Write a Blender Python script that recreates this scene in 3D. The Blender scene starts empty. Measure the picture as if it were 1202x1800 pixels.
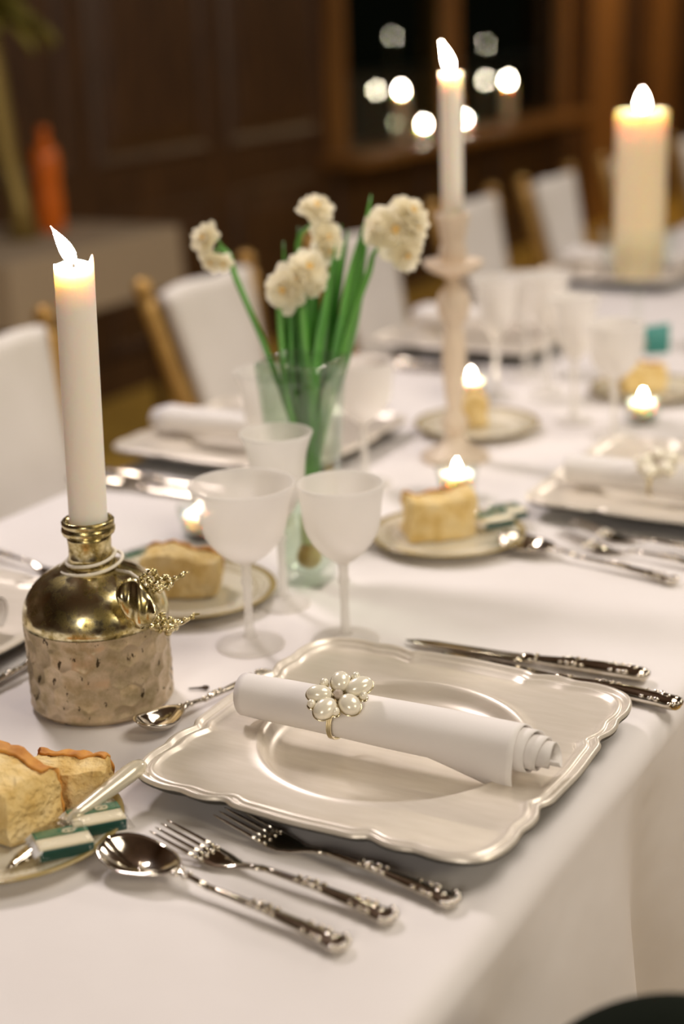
import bpy, math, random
from mathutils import Vector, Matrix, noise
PI = math.pi
random.seed(7)
SC = bpy.context.scene
COL = SC.collection
T = 0.75                                             # height of the table top above the floor

# ------------------------------------------------------------------ camera
CX, CY, CZ = 0.5578, -1.0375, T + 0.6083
YAW, PITCH, ROLL, FPX = -0.52496, 0.31547, -0.03526, 2736.7
FW = Vector((math.sin(YAW) * math.cos(PITCH), math.cos(YAW) * math.cos(PITCH), -math.sin(PITCH)))
_r = Vector((math.cos(YAW), -math.sin(YAW), 0))
_u = _r.cross(FW)
RT = _r * math.cos(ROLL) + _u * math.sin(ROLL)
UP = -_r * math.sin(ROLL) + _u * math.cos(ROLL)
CAMLOC = Vector((CX, CY, CZ))
cd = bpy.data.cameras.new('camera')
cam = bpy.data.objects.new('camera', cd)
COL.objects.link(cam)
M = Matrix((RT, UP, -FW)).transposed().to_4x4()
M.translation = CAMLOC
cam.matrix_world = M
cd.sensor_fit = 'VERTICAL'
cd.sensor_height = 36.0
cd.lens = FPX / 1800 * 36.0
cd.clip_start = 0.05
cd.dof.use_dof = True
cd.dof.focus_distance = 1.30
cd.dof.aperture_fstop = 2.3
SC.camera = cam

# ------------------------------------------------------------------ world, lamps, exposure
w = bpy.data.worlds.new('world')
SC.world = w
w.use_nodes = True
w.node_tree.nodes['Background'].inputs[0].default_value = (0.45, 0.55, 0.4, 1)
w.node_tree.nodes['Background'].inputs[1].default_value = 0.012
SC.view_settings.view_transform = 'Standard'
SC.view_settings.look = 'None'
SC.view_settings.gamma = 1.0
SC.view_settings.exposure = -0.49
SC.view_settings.use_curve_mapping = False
SC.cycles.sample_clamp_indirect = 6.0
SC.cycles.caustics_refractive = False


def area(name, loc, target, size, power, color):
    l = bpy.data.lights.new(name, 'AREA')
    l.shape = 'DISK'
    l.size = size
    l.energy = power
    l.color = color
    o = bpy.data.objects.new(name, l)
    o.location = loc
    o.rotation_euler = (Vector(target) - Vector(loc)).to_track_quat('-Z', 'Y').to_euler()
    COL.objects.link(o)
    return o


area('chandelier_lamp', (-1.75, 1.0, 2.75), (-0.1, 0.1, T), 0.42, 52, (1, 0.90, 0.89))
area('overhead_fill', (0.75, 0.75, 2.9), (0.0, 0.6, T), 1.6, 62, (1, 0.91, 0.80))  # unseen fill from above, added to lift the shadows on the table
area('side_fill', (3.4, -0.7, 2.6), (0.1, 0.1, .6), 0.9, 46, (1, 0.88, 0.66))  # fill added off to the right to brighten the hanging cloth
area('front_fill', (0.9, -3.6, 2.3), (-0.1, 0.2, T), 1.0, 50, (1, 0.91, 0.80))  # fill added behind the camera to brighten front faces such as the napkin
area('far_end_fill', (0.6, 4.4, 2.85), (-0.4, 3.2, T), 0.8, 60, (1, 0.89, 0.80))  # added fill over the far half of the table, source unseen
area('wall_fill', (-1.5, 8.6, 2.8), (-3.0, 8.8, 0.9), 0.4, 45, (1, 0.72, 0.42))  # added to brighten the dark panelling beyond the window, no fixture modelled


# ------------------------------------------------------------------ helpers
def at_z(px, py, z):
    """point where the photograph's pixel meets the level z above the table"""
    d = FW + RT * ((px - 601) / FPX) - UP * ((py - 900) / FPX)
    t = (T + z - CAMLOC.z) / d.z
    return CAMLOC + d * t


def at_d(px, py, dist):
    return CAMLOC + (FW + RT * ((px - 601) / FPX) - UP * ((py - 900) / FPX)) * dist


def depth(p):
    return (Vector(p) - CAMLOC).dot(FW)


class MB:
    def __init__(s):
        s.v = []
        s.f = []

    def add(s, vs, fs):
        n = len(s.v)
        s.v += [tuple(q) for q in vs]
        s.f += [tuple(i + n for i in f) for f in fs]
        return s

    def loft(s, rings, cap0=True, cap1=True, closed=True):
        n = len(rings[0])
        vs = [q for r in rings for q in r]
        fs = []
        for k in range(len(rings) - 1):
            for i in range(n if closed else n - 1):
                j = (i + 1) % n
                fs.append((k * n + i, k * n + j, (k + 1) * n + j, (k + 1) * n + i))
        if cap0:
            fs.append(tuple(range(n - 1, -1, -1)))
        if cap1:
            b = (len(rings) - 1) * n
            fs.append(tuple(b + i for i in range(n)))
        return s.add(vs, fs)

    def lathe(s, prof, seg=48, c=(0, 0, 0), mat=None):
        rings = []
        c = Vector(c)
        for r, z in prof:
            ring = []
            for i in range(seg):
                a = 2 * PI * i / seg
                q = Vector((r * math.cos(a), r * math.sin(a), z))
                if mat:
                    q = mat @ q
                ring.append(q + c)
            rings.append(ring)
        return s.loft(rings, prof[0][0] > 1e-6, prof[-1][0] > 1e-6)

    def tube(s, pts, rad, seg=8, flat=1.0, cap=True):
        pts = [Vector(q) for q in pts]
        n = len(pts)
        rad = rad if isinstance(rad, (list, tuple)) else [rad] * n
        t0 = (pts[1] - pts[0]).normalized()
        nrm = t0.orthogonal().normalized()
        rings = []
        for k in range(n):
            t = (pts[min(k + 1, n - 1)] - pts[max(k - 1, 0)]).normalized()
            nrm = (nrm - t * nrm.dot(t)).normalized()
            b = t.cross(nrm)
            rings.append([pts[k] + (nrm * math.cos(2 * PI * i / seg) + b * math.sin(2 * PI * i / seg) * flat) * rad[k] for i in range(seg)])
        return s.loft(rings, cap, cap)

    def ell(s, c, r, mat=None, nu=12, nv=8):
        c = Vector(c)
        r = (r, r, r) if not isinstance(r, (list, tuple)) else r
        vs = []
        fs = []
        for j in range(1, nv):
            b = PI * j / nv
            for i in range(nu):
                a = 2 * PI * i / nu
                vs.append(Vector((r[0] * math.sin(b) * math.cos(a), r[1] * math.sin(b) * math.sin(a), r[2] * math.cos(b))))
        vs += [Vector((0, 0, r[2])), Vector((0, 0, -r[2]))]
        top, bot = len(vs) - 2, len(vs) - 1
        for j in range(nv - 2):
            for i in range(nu):
                k = (i + 1) % nu
                fs.append((j * nu + i, (j + 1) * nu + i, (j + 1) * nu + k, j * nu + k))
        for i in range(nu):
            k = (i + 1) % nu
            fs.append((top, i, k))
            b = (nv - 2) * nu
            fs.append((bot, b + k, b + i))
        return s.add([(mat @ q if mat else q) + c for q in vs], fs)

    def box(s, c, size, mat=None):
        c = Vector(c)
        hx, hy, hz = [q / 2 for q in size]
        vs = [Vector((x, y, z)) for x in (-hx, hx) for y in (-hy, hy) for z in (-hz, hz)]
        fs = [(0, 1, 3, 2), (4, 6, 7, 5), (0, 4, 5, 1), (2, 3, 7, 6), (0, 2, 6, 4), (1, 5, 7, 3)]
        return s.add([(mat @ q if mat else q) + c for q in vs], fs)

    def grid(s, fn, nu, nv):
        vs = [fn(i / nu, j / nv) for j in range(nv + 1) for i in range(nu + 1)]
        fs = [(j * (nu + 1) + i, j * (nu + 1) + i + 1, (j + 1) * (nu + 1) + i + 1, (j + 1) * (nu + 1) + i) for j in range(nv) for i in range(nu)]
        return s.add(vs, fs)


def obj(name, mb, mat, parent=None, smooth=True, bevel=0, solid=0, sub=0, loc=None):
    me = bpy.data.meshes.new(name)
    me.from_pydata([tuple(q) for q in mb.v], [], mb.f)
    me.update()
    me.materials.append(mat)
    if smooth:
        me.shade_smooth()
    o = bpy.data.objects.new(name, me)
    COL.objects.link(o)
    if parent:
        o.parent = parent
    if loc is not None:
        o.location = loc
    if solid:
        q = o.modifiers.new('solid', 'SOLIDIFY')
        q.thickness = solid
        q.offset = 0
    if bevel:
        q = o.modifiers.new('bevel', 'BEVEL')
        q.width = bevel
        q.segments = 3
        q.limit_method = 'ANGLE'
    if sub:
        q = o.modifiers.new('sub', 'SUBSURF')
        q.levels = sub
        q.render_levels = sub
    return o


def tag(o, label, cat, group=None):
    o['label'] = label
    o['category'] = cat
    if group:
        o['group'] = group
    return o


def thing(name, label, cat, loc=(0, 0, 0), rotz=0, group=None):
    o = bpy.data.objects.new(name, None)
    o.empty_display_size = 0.05
    COL.objects.link(o)
    o.location = loc
    o.rotation_euler = (0, 0, rotz)
    return tag(o, label, cat, group)


def struct(o):
    o['kind'] = 'structure'
    return o


def dup(root, loc, rotz, label, group=None):
    r = root.copy()
    COL.objects.link(r)
    r.location = loc
    r.rotation_euler = (0, 0, rotz)
    r['label'] = label
    if group:
        r['group'] = group
    for ch in list(root.children):
        c = ch.copy()
        COL.objects.link(c)
        c.parent = r
        for g in list(ch.children):
            d = g.copy()
            COL.objects.link(d)
            d.parent = c
    return r


PROTO = {}


def put(key, builder, loc, rotz, label, group=None):
    """the first call builds the thing, later calls copy it"""
    if key not in PROTO:
        o = builder()
        PROTO[key] = o
        o.location = loc
        o.rotation_euler = (0, 0, rotz)
        o['label'] = label
        if group:
            o['group'] = group
        return o
    o = dup(PROTO[key], loc, rotz, label, group)
    if not group and 'group' in o:
        del o['group']
    return o


# ------------------------------------------------------------------ materials
def pm(name, color, rough=0.5, metal=0.0, **kw):
    m = bpy.data.materials.new(name)
    m.use_nodes = True
    b = m.node_tree.nodes['Principled BSDF']
    b.inputs['Base Color'].default_value = (*color, 1)
    b.inputs['Roughness'].default_value = rough
    b.inputs['Metallic'].default_value = metal
    for k, v in kw.items():
        b.inputs[k.replace('_', ' ')].default_value = v
    return m


def nodes(m):
    return m.node_tree.nodes, m.node_tree.links, m.node_tree.nodes['Principled BSDF']


def noise_tex(m, scale, detail=4, rough=0.5, coord='Object', stretch=None):
    N, L, b = nodes(m)
    tc = N.new('ShaderNodeTexCoord')
    mp = N.new('ShaderNodeMapping')
    if stretch:
        mp.inputs['Scale'].default_value = stretch
    n = N.new('ShaderNodeTexNoise')
    n.inputs['Scale'].default_value = scale
    n.inputs['Detail'].default_value = detail
    n.inputs['Roughness'].default_value = rough
    L.new(tc.outputs[coord], mp.inputs[0])
    L.new(mp.outputs[0], n.inputs['Vector'])
    return n


def ramp(m, src, stops):
    N, L, b = nodes(m)
    r = N.new('ShaderNodeValToRGB')
    e = r.color_ramp.elements
    while len(e) < len(stops):
        e.new(0.5)
    for k, (p, c) in enumerate(stops):
        e[k].position = p
        e[k].color = (*c, 1) if not isinstance(c, (int, float)) else (c, c, c, 1)
    L.new(src, r.inputs[0])
    return r


def noisy(m, scale, stops, to='Base Color', detail=4, stretch=None):
    n = noise_tex(m, scale, detail, stretch=stretch)
    r = ramp(m, n.outputs['Fac'], stops)
    N, L, b = nodes(m)
    L.new(r.outputs[0], b.inputs[to])
    return m


def bump(m, scale, strength, dist=0.001, detail=4, stretch=None):
    n = noise_tex(m, scale, detail, stretch=stretch)
    N, L, b = nodes(m)
    q = N.new('ShaderNodeBump')
    q.inputs['Strength'].default_value = strength
    q.inputs['Distance'].default_value = dist
    L.new(n.outputs['Fac'], q.inputs['Height'])
    L.new(q.outputs[0], b.inputs['Normal'])
    return m


M_CLOTH = bump(noisy(pm('tablecloth_linen', (.8, .77, .74), .85), 5, [(.3, (.78, .735, .715)), (.7, (.83, .79, .775))]), 7, .35, .012, 3)
M_SILVER = noisy(pm('polished_silver', (.66, .61, .52), .11, 1.0), 40, [(.35, (.50, .44, .34)), (.6, (.74, .69, .60))])
M_CHAMP = noisy(pm('champagne_lacquer', (.80, .73, .63), .34, .35), 30, [(.35, (.77, .70, .60)), (.65, (.82, .75, .655))], detail=8, stretch=(1, 6, 1))
M_UNDER = pm('dark_plate_underside', (.05, .045, .035), .5)  # dark underside colour, also carries the deep shade under the rim
M_NAPKIN = bump(pm('napkin_linen', (.84, .80, .77), .9), 600, .2, .0004)
M_PEARL = pm('pearl', (.90, .84, .69), .24, .15, Coat_Weight=.35, Coat_Roughness=.1)
M_CRYST = pm('rose_crystal', (.85, .72, .6), .12, 0, Transmission_Weight=.4)
M_GOLDW = pm('pale_gold_wire', (.78, .70, .48), .18, 1.0)


def thin_glass(name, tint, rough=.02, ior=1.45):
    m = bpy.data.materials.new(name)
    m.use_nodes = True
    N = m.node_tree.nodes
    L = m.node_tree.links
    N.clear()
    out = N.new('ShaderNodeOutputMaterial')
    t = N.new('ShaderNodeBsdfTransparent')
    t.inputs[0].default_value = (*tint, 1)
    g = N.new('ShaderNodeBsdfGlossy')
    g.inputs['Roughness'].default_value = rough
    f = N.new('ShaderNodeFresnel')
    f.inputs[0].default_value = ior
    ge = N.new('ShaderNodeNewGeometry')
    mr = N.new('ShaderNodeMapRange')
    mr.inputs['To Min'].default_value = ior
    mr.inputs['To Max'].default_value = 1 / ior
    L.new(ge.outputs['Backfacing'], mr.inputs['Value'])
    L.new(mr.outputs[0], f.inputs[0])
    x = N.new('ShaderNodeMixShader')
    L.new(f.outputs[0], x.inputs[0])
    L.new(t.outputs[0], x.inputs[1])
    L.new(g.outputs[0], x.inputs[2])
    L.new(x.outputs[0], out.inputs[0])
    return m


M_GLASS = thin_glass('clear_glass', (.97, .985, .965))
M_VASE = thin_glass('vase_glass', (.90, .95, .90), .05, 1.75)
M_GLASSR = pm('bubbled_glass', (.96, .93, .87), .12, 0, Transmission_Weight=.8, IOR=1.4)
M_FILM = thin_glass('clear_film', (.98, .98, .97), .08, 1.35)


def frosted(name, col, trans=.45, see=.2):
    m = bpy.data.materials.new(name)
    m.use_nodes = True
    N = m.node_tree.nodes
    L = m.node_tree.links
    N.clear()
    out = N.new('ShaderNodeOutputMaterial')
    d = N.new('ShaderNodeBsdfDiffuse')
    t = N.new('ShaderNodeBsdfTranslucent')
    g = N.new('ShaderNodeBsdfGlossy')
    d.inputs[0].default_value = (*col, 1)
    t.inputs[0].default_value = (*col, 1)
    g.inputs[0].default_value = (1, .96, .9, 1)
    g.inputs['Roughness'].default_value = .45
    a = N.new('ShaderNodeMixShader')
    a.inputs[0].default_value = trans
    b = N.new('ShaderNodeMixShader')
    b.inputs[0].default_value = .05
    L.new(d.outputs[0], a.inputs[1])
    L.new(t.outputs[0], a.inputs[2])
    L.new(a.outputs[0], b.inputs[1])
    L.new(g.outputs[0], b.inputs[2])
    p = N.new('ShaderNodeBsdfTransparent')
    c = N.new('ShaderNodeMixShader')
    c.inputs[0].default_value = see
    L.new(b.outputs[0], c.inputs[1])
    L.new(p.outputs[0], c.inputs[2])
    L.new(c.outputs[0], out.inputs[0])
    return m


M_FROST = frosted('frosted_glass', (.93, .905, .87), .5, .37)
M_BISQ = frosted('cloudy_beige_glass', (.86, .75, .61), .4, .1)
M_WAX = pm('ivory_wax', (.86, .81, .73), .45, 0, Subsurface_Weight=.9, Subsurface_Scale=.03, Subsurface_Radius=(1, .6, .4))
M_WAXY = pm('cream_pillar_wax', (.86, .72, .48), .5, 0, Subsurface_Weight=.8, Subsurface_Scale=.03, Subsurface_Radius=(1, .6, .3))
M_WICK = pm('burnt_wick', (.03, .02, .015), .9)
M_CUP = pm('tealight_metal', (.85, .83, .8), .25, 1.0)


def flame_mat(name, strength):
    m = bpy.data.materials.new(name)
    m.use_nodes = True
    N = m.node_tree.nodes
    N.clear()
    e = N.new('ShaderNodeEmission')
    e.inputs[0].default_value = (1, .86, .66, 1)
    e.inputs[1].default_value = strength
    o = N.new('ShaderNodeOutputMaterial')
    m.node_tree.links.new(e.outputs[0], o.inputs[0])
    return m


M_FLAME = flame_mat('candle_flame', 260)
M_GILT = noisy(pm('gilded_wood', (.5, .3, .08), .35, .45), 25, [(.3, (.36, .20, .05)), (.7, (.56, .34, .10))])
M_FABRIC = bump(noisy(pm('white_chair_fabric', (.8, .76, .71), .9), 6, [(.3, (.74, .70, .64)), (.7, (.82, .78, .73))]), 300, .2, .0008)
M_WOOD = noisy(pm('dark_stained_wood', (.1, .045, .02), .45), 6, [(.25, (.035, .016, .008)), (.55, (.085, .04, .015)), (.8, (.17, .078, .026))], stretch=(6, 6, .6))
M_WOODL = noisy(pm('amber_wood', (.3, .13, .03), .4), 5, [(.25, (.19, .08, .02)), (.75, (.40, .19, .05))], stretch=(6, 6, .5))
M_FLOOR = noisy(pm('brown_floor_boards', (.16, .085, .03), .55), 4, [(.25, (.50, .31, .05)), (.75, (.74, .47, .09))], stretch=(.6, 6, 1))
M_RUNNER = pm('beige_runner', (.42, .33, .22), .9)
M_DARKW = pm('dark_plaster', (.14, .09, .06), .8)
M_WGLASS = thin_glass('night_window_glass', (.6, .65, .58), .01, 1.7)
M_CRUMB = bump(noisy(pm('bread_crumb', (.72, .52, .25), .9), 45, [(.3, (.70, .46, .14)), (.5, (.86, .64, .28)), (.8, (.90, .74, .44))]), 150, 1.0, .006)
M_CRUST = bump(noisy(pm('bread_crust', (.5, .22, .05), .7), 60, [(.3, (.46, .17, .02)), (.7, (.74, .36, .07))]), 90, .7, .002)
M_GREEN = pm('packet_green', (.015, .16, .085), .3)
M_DGREEN = pm('packet_dark_green', (.01, .07, .055), .3)
M_CREAM = pm('packet_cream', (.82, .74, .55), .4)
M_WHITE = pm('white_plastic', (.85, .83, .8), .3)
M_HORN = pm('pearly_handle', (.66, .60, .46), .18, .2, Coat_Weight=.5)
M_LEAF = noisy(pm('narcissus_leaf', (.05, .22, .03), .4), 30, [(.3, (.03, .17, .02)), (.7, (.13, .40, .06))], stretch=(1, 1, .15))
M_STEM = pm('narcissus_stem', (.11, .33, .05), .4)
M_PETAL = frosted('cream_petal', (.98, .93, .77), .5, 0)
M_PETALO = pm('amber_petal', (.90, .66, .26), .6)
M_BULB = noisy(pm('bulb_skin', (.55, .33, .08), .6), 30, [(.3, (.40, .20, .03)), (.7, (.72, .55, .22))])
M_BULBW = pm('pale_shoot', (.62, .66, .36), .5)
M_CORD = bump(pm('white_cord', (.8, .74, .62), .9), 500, .6, .001)
M_DARK = bump(noisy(pm('dark_green_velvet', (.006, .008, .005), .9, 0, Specular_IOR_Level=.08), 8, [(.3, (.005, .007, .004)), (.7, (.009, .012, .007))]), 200, .2, .001)
M_CLOVE = pm('dried_bud', (.06, .035, .02), .8)
M_ORANGE = pm('amber_glass', (.75, .16, .01), .3, 0)
M_TEAL = pm('teal_packet', (.05, .28, .26), .35)
M_FOLI = noisy(pm('yellow_green_foliage', (.24, .2, .03), .5), 10, [(.3, (.15, .14, .02)), (.7, (.36, .30, .05))])
M_STAND = pm('antique_brass', (.36, .26, .08), .4, .6)


def china():
    m = pm('ivory_china', (.8, .75, .62), .18, 0, Coat_Weight=.4)
    N, L, b = nodes(m)
    tc = N.new('ShaderNodeTexCoord')
    sp = N.new('ShaderNodeSeparateXYZ')
    L.new(tc.outputs['Object'], sp.inputs[0])
    x2 = N.new('ShaderNodeVectorMath')
    x2.operation = 'MULTIPLY'
    x2.inputs[1].default_value = (1, 1, 0)
    L.new(tc.outputs['Object'], x2.inputs[0])
    ln = N.new('ShaderNodeVectorMath')
    ln.operation = 'LENGTH'
    L.new(x2.outputs[0], ln.inputs[0])
    vo = N.new('ShaderNodeTexVoronoi')
    vo.feature = 'DISTANCE_TO_EDGE'
    vo.inputs['Scale'].default_value = 190
    L.new(tc.outputs['Object'], vo.inputs['Vector'])
    sw = N.new('ShaderNodeTexWave')
    sw.wave_type = 'RINGS'
    sw.inputs['Scale'].default_value = 60
    sw.inputs['Distortion'].default_value = 14
    sw.inputs['Detail'].default_value = 1
    sw.inputs['Detail Scale'].default_value = 6
    L.new(tc.outputs['Object'], sw.inputs['Vector'])
    line = ramp(m, sw.outputs['Fac'], [(.12, 1.0), (.24, 0.0)])
    band = ramp(m, ln.outputs['Value'], [(.0, 0.0), (.0001, 0.0)])
    e = band.color_ramp
    e.interpolation = 'CONSTANT'
    mr = N.new('ShaderNodeMapRange')
    mr.inputs['From Min'].default_value = 0
    mr.inputs['From Max'].default_value = .1
    L.new(ln.outputs['Value'], mr.inputs['Value'])
    while len(e.elements) < 4:
        e.elements.new(.5)
    for k, (p_, c_) in enumerate([(0, 0), (.705, 1), (.822, 0), (.88, 0)]):
        e.elements[k].position = p_
        e.elements[k].color = (c_, c_, c_, 1)
    L.new(mr.outputs[0], band.inputs[0])
    edge = ramp(m, mr.outputs[0], [(.68, 0), (.69, 1), (.70, 1), (.705, 0), (.838, 0), (.848, 1), (.92, 1)])
    mu = N.new('ShaderNodeMath')
    mu.operation = 'MULTIPLY'
    L.new(line.outputs[0], mu.inputs[0])
    L.new(band.outputs[0], mu.inputs[1])
    mx = N.new('ShaderNodeMath')
    mx.operation = 'MAXIMUM'
    L.new(mu.outputs[0], mx.inputs[0])
    L.new(edge.outputs[0], mx.inputs[1])
    mix = N.new('ShaderNodeMix')
    mix.data_type = 'RGBA'
    mix.inputs[6].default_value = (.8, .75, .62, 1)
    mix.inputs[7].default_value = (.36, .27, .10, 1)
    L.new(mx.outputs[0], mix.inputs[0])
    L.new(mix.outputs[2], b.inputs['Base Color'])
    return m


M_CHINA = china()


def mercury(name, shiny):
    m = pm(name, (.6, .5, .3), .1, 1.0)
    N, L, b = nodes(m)
    n = noise_tex(m, 55, 6, .65)
    if shiny:
        r = ramp(m, n.outputs['Fac'], [(.34, (.13, .095, .03)), (.45, (.46, .37, .15)), (.58, (.86, .78, .50))])
        rr = ramp(m, n.outputs['Fac'], [(.34, .42), (.6, .12)])
    else:
        base = ramp(m, n.outputs['Fac'], [(.3, (.34, .27, .14)), (.6, (.60, .48, .33))])
        sp = noise_tex(m, 120, 3, .6, stretch=(1, 1, .6))
        sr = ramp(m, sp.outputs['Fac'], [(.615, 0.0), (.66, 1.0)])
        mix = N.new('ShaderNodeMix')
        mix.data_type = 'RGBA'
        L.new(sr.outputs[0], mix.inputs[0])
        L.new(base.outputs[0], mix.inputs[6])
        mix.inputs[7].default_value = (.07, .045, .02, 1)
        L.new(mix.outputs[2], b.inputs['Base Color'])
        b.inputs['Metallic'].default_value = .6
        rr = ramp(m, n.outputs['Fac'], [(.3, .5), (.6, .34)])
        r = None
    if r:
        L.new(r.outputs[0], b.inputs['Base Color'])
    L.new(rr.outputs[0], b.inputs['Roughness'])
    return m


M_MERC = mercury('mercury_glass_shiny', True)
M_MERCH = mercury('mercury_glass_hammered', False)

# ================================================================== the room
XW, YF, XR, YB, HC = -3.0, 17.0, 4.2, -4.5, 3.0
WY0, WY1, WZ0, WZ1 = 5.18, 7.74, 0.72, 2.3            # window opening


def wall_box(name, x0, x1, y0, y1, z0, z1, m, parent=None):
    return obj(name, MB().box(((x0 + x1) / 2, (y0 + y1) / 2, (z0 + z1) / 2), (x1 - x0, y1 - y0, z1 - z0)), m, parent, smooth=False)


fl = struct(wall_box('floor', XW - .2, XR + .2, YB - .2, YF + .2, -.1, -.004, M_DARKW))
bme = None
for i in range(24):                                    # floor boards run along the room
    for j in range(4):
        x = XW + .09 + i * .18
        if x > 1.3:
            continue
        y0 = -1.0 + j * 3.5 + (i % 3) * .8
        if bme is None:
            bme = obj('floor_board', MB().box((0, 0, -.006), (.176, 3.49, .012)), M_FLOOR, fl, smooth=False, bevel=.002)
            b = bme
        else:
            b = bme.copy()
            COL.objects.link(b)
        b.location = (x, y0 + 1.75, 0)
struct(wall_box('ceiling', XW - .2, XR + .2, YB - .2, YF + .2, HC, HC + .1, M_DARKW))
wl = MB()
for (y0, y1, z0, z1) in ((YB, YF, 0, WZ0), (YB, WY0, WZ0, HC), (WY1, YF, WZ0, HC), (WY0, WY1, WZ1, HC)):
    wl.box((XW - .1, (y0 + y1) / 2, (z0 + z1) / 2), (.2, y1 - y0, z1 - z0))
wleft = struct(obj('wall_left', wl, M_WOOD, smooth=False))
struct(wall_box('wall_far', XW, XR, YF, YF + .2, 0, HC, M_WOOD))
struct(wall_box('wall_right', XR, XR + .2, YB, YF, 0, HC, M_DARKW))
struct(wall_box('wall_near', XW, XR, YB - .2, YB, 0, HC, M_DARKW))
# raised panels of the panelled wall
pan = None
for i in range(13):
    y = 2.1 + i * .85
    for (z0, z1) in ((.14, .66), (.82, 2.2)):
        if z0 > .7 and WY0 - .5 < y < WY1 + .35:
            continue
        h = z1 - z0
        key = 'panel%d' % int(h * 100)
        if key not in PROTO:
            mb = MB()
            mb.loft([[(0, -.36, -h / 2), (0, .36, -h / 2), (0, .36, h / 2), (0, -.36, h / 2)],
                     [(.022, -.34, -h / 2 + .02), (.022, .34, -h / 2 + .02), (.022, .34, h / 2 - .02), (.022, -.34, h / 2 - .02)],
                     [(.008, -.31, -h / 2 + .05), (.008, .31, -h / 2 + .05), (.008, .31, h / 2 - .05), (.008, -.31, h / 2 - .05)],
                     [(.025, -.25, -h / 2 + .11), (.025, .25, -h / 2 + .11), (.025, .25, h / 2 - .11), (.025, -.25, h / 2 - .11)]], False, True)
            PROTO[key] = obj('panel', mb, M_WOOD, wleft, smooth=False)
            q = PROTO[key]
        else:
            q = PROTO[key].copy()
            COL.objects.link(q)
        q.location = (XW, y, (z0 + z1) / 2)
for (y, wd) in ((8.35, .5), (9.5, .32)):               # lighter pilasters beyond the window
    mb = MB().box((XW + .05, y, 1.5), (.1, wd, 3.0))
    obj('pilaster', mb, M_WOODL, wleft, smooth=False, bevel=.01)
struct(wall_box('baseboard_left', XW, XW + .03, YB, YF, 0, .13, M_WOOD))
# window
wf = MB()
for (y0, y1, z0, z1) in ((WY0 - .09, WY0, WZ0 - .04, WZ1 + .09), (WY1, WY1 + .09, WZ0 - .04, WZ1 + .09), (WY0, WY1, WZ1, WZ1 + .09)):
    wf.box((XW + .02, (y0 + y1) / 2, (z0 + z1) / 2), (.08, y1 - y0, z1 - z0))
win = struct(obj('window_1', wf, M_WOODL, smooth=False))
obj('mullion', MB().box((XW - .06, 6.36, (WZ0 + WZ1) / 2), (.16, .16, WZ1 - WZ0)), M_WOODL, win, smooth=False, bevel=.01)
obj('window_sill', MB().box((XW + .10, (WY0 + WY1) / 2, WZ0 - .025), (.26, WY1 - WY0 + .3, .05)), M_WOODL, win, smooth=False, bevel=.012)
for (y0, y1) in ((WY0, 6.28), (6.44, WY1)):
    obj('window_pane', MB().box((XW - .02, (y0 + y1) / 2, (WZ0 + WZ1) / 2), (.006, y1 - y0, WZ1 - WZ0)), M_WGLASS, win, smooth=False)

# ================================================================== the long table's cloth
XL_, XR_ = -.775, .178
YT0, YT1 = -1.35, 4.55
ER = .022


def skirt_off(y, k, side):
    """how far the hanging cloth stands out, k = 0 at the edge to 1 at the hem"""
    a = (.046 if side > 0 else .012) * k ** .8
    f = a * (.9 * math.sin(y * 13 + side * 2) + .6 * math.sin(y * 23 + 1.3 + side) + .4 * math.sin(y * 41))
    if side > 0:
        f += .11 * k ** 1.1 * math.exp(-((y - .30) / .055) ** 2) - .03 * k * math.exp(-((y - .17) / .05) ** 2)
    return f + (.05 * k if side > 0 else .0)


prof = []
NS = 22
for i in range(NS):
    prof.append(('s', -1, 1 - i / NS))
for i in range(7):
    prof.append(('c', -1, i / 6))
for i in range(1, 30):
    prof.append(('t', 0, i / 30))
for i in range(7):
    prof.append(('c', 1, 1 - i / 6))
for i in range(NS):
    prof.append(('s', 1, (i + 1) / NS))
mb = MB()
NY = 420


def cloth_pt(u, v):
    y = YT0 + (YT1 - YT0) * v
    kind, sd, k = prof[round(u * (len(prof) - 1))]
    xe = XR_ if sd > 0 else XL_
    if kind == 't':
        return (XL_ + ER + (XR_ - XL_ - 2 * ER) * k, y, T)
    if kind == 'c':
        a = PI / 2 * k
        return (xe - sd * ER + sd * ER * math.cos(a), y, T - ER + ER * math.sin(a))
    z = T - ER - (T - ER - .02) * k
    return (xe + sd * skirt_off(y, k, sd), y, z)


mb.grid(cloth_pt, len(prof) - 1, NY)
n = len(prof)
mb.add([cloth_pt(i / (n - 1), 1) for i in range(n)], [tuple(range(n))])
mb.add([cloth_pt(i / (n - 1), 0) for i in range(n)], [tuple(range(n - 1, -1, -1))])
tag(obj('tablecloth', mb, M_CLOTH), 'long white linen cloth draped over the banquet table in soft folds', 'tablecloth')


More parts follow.
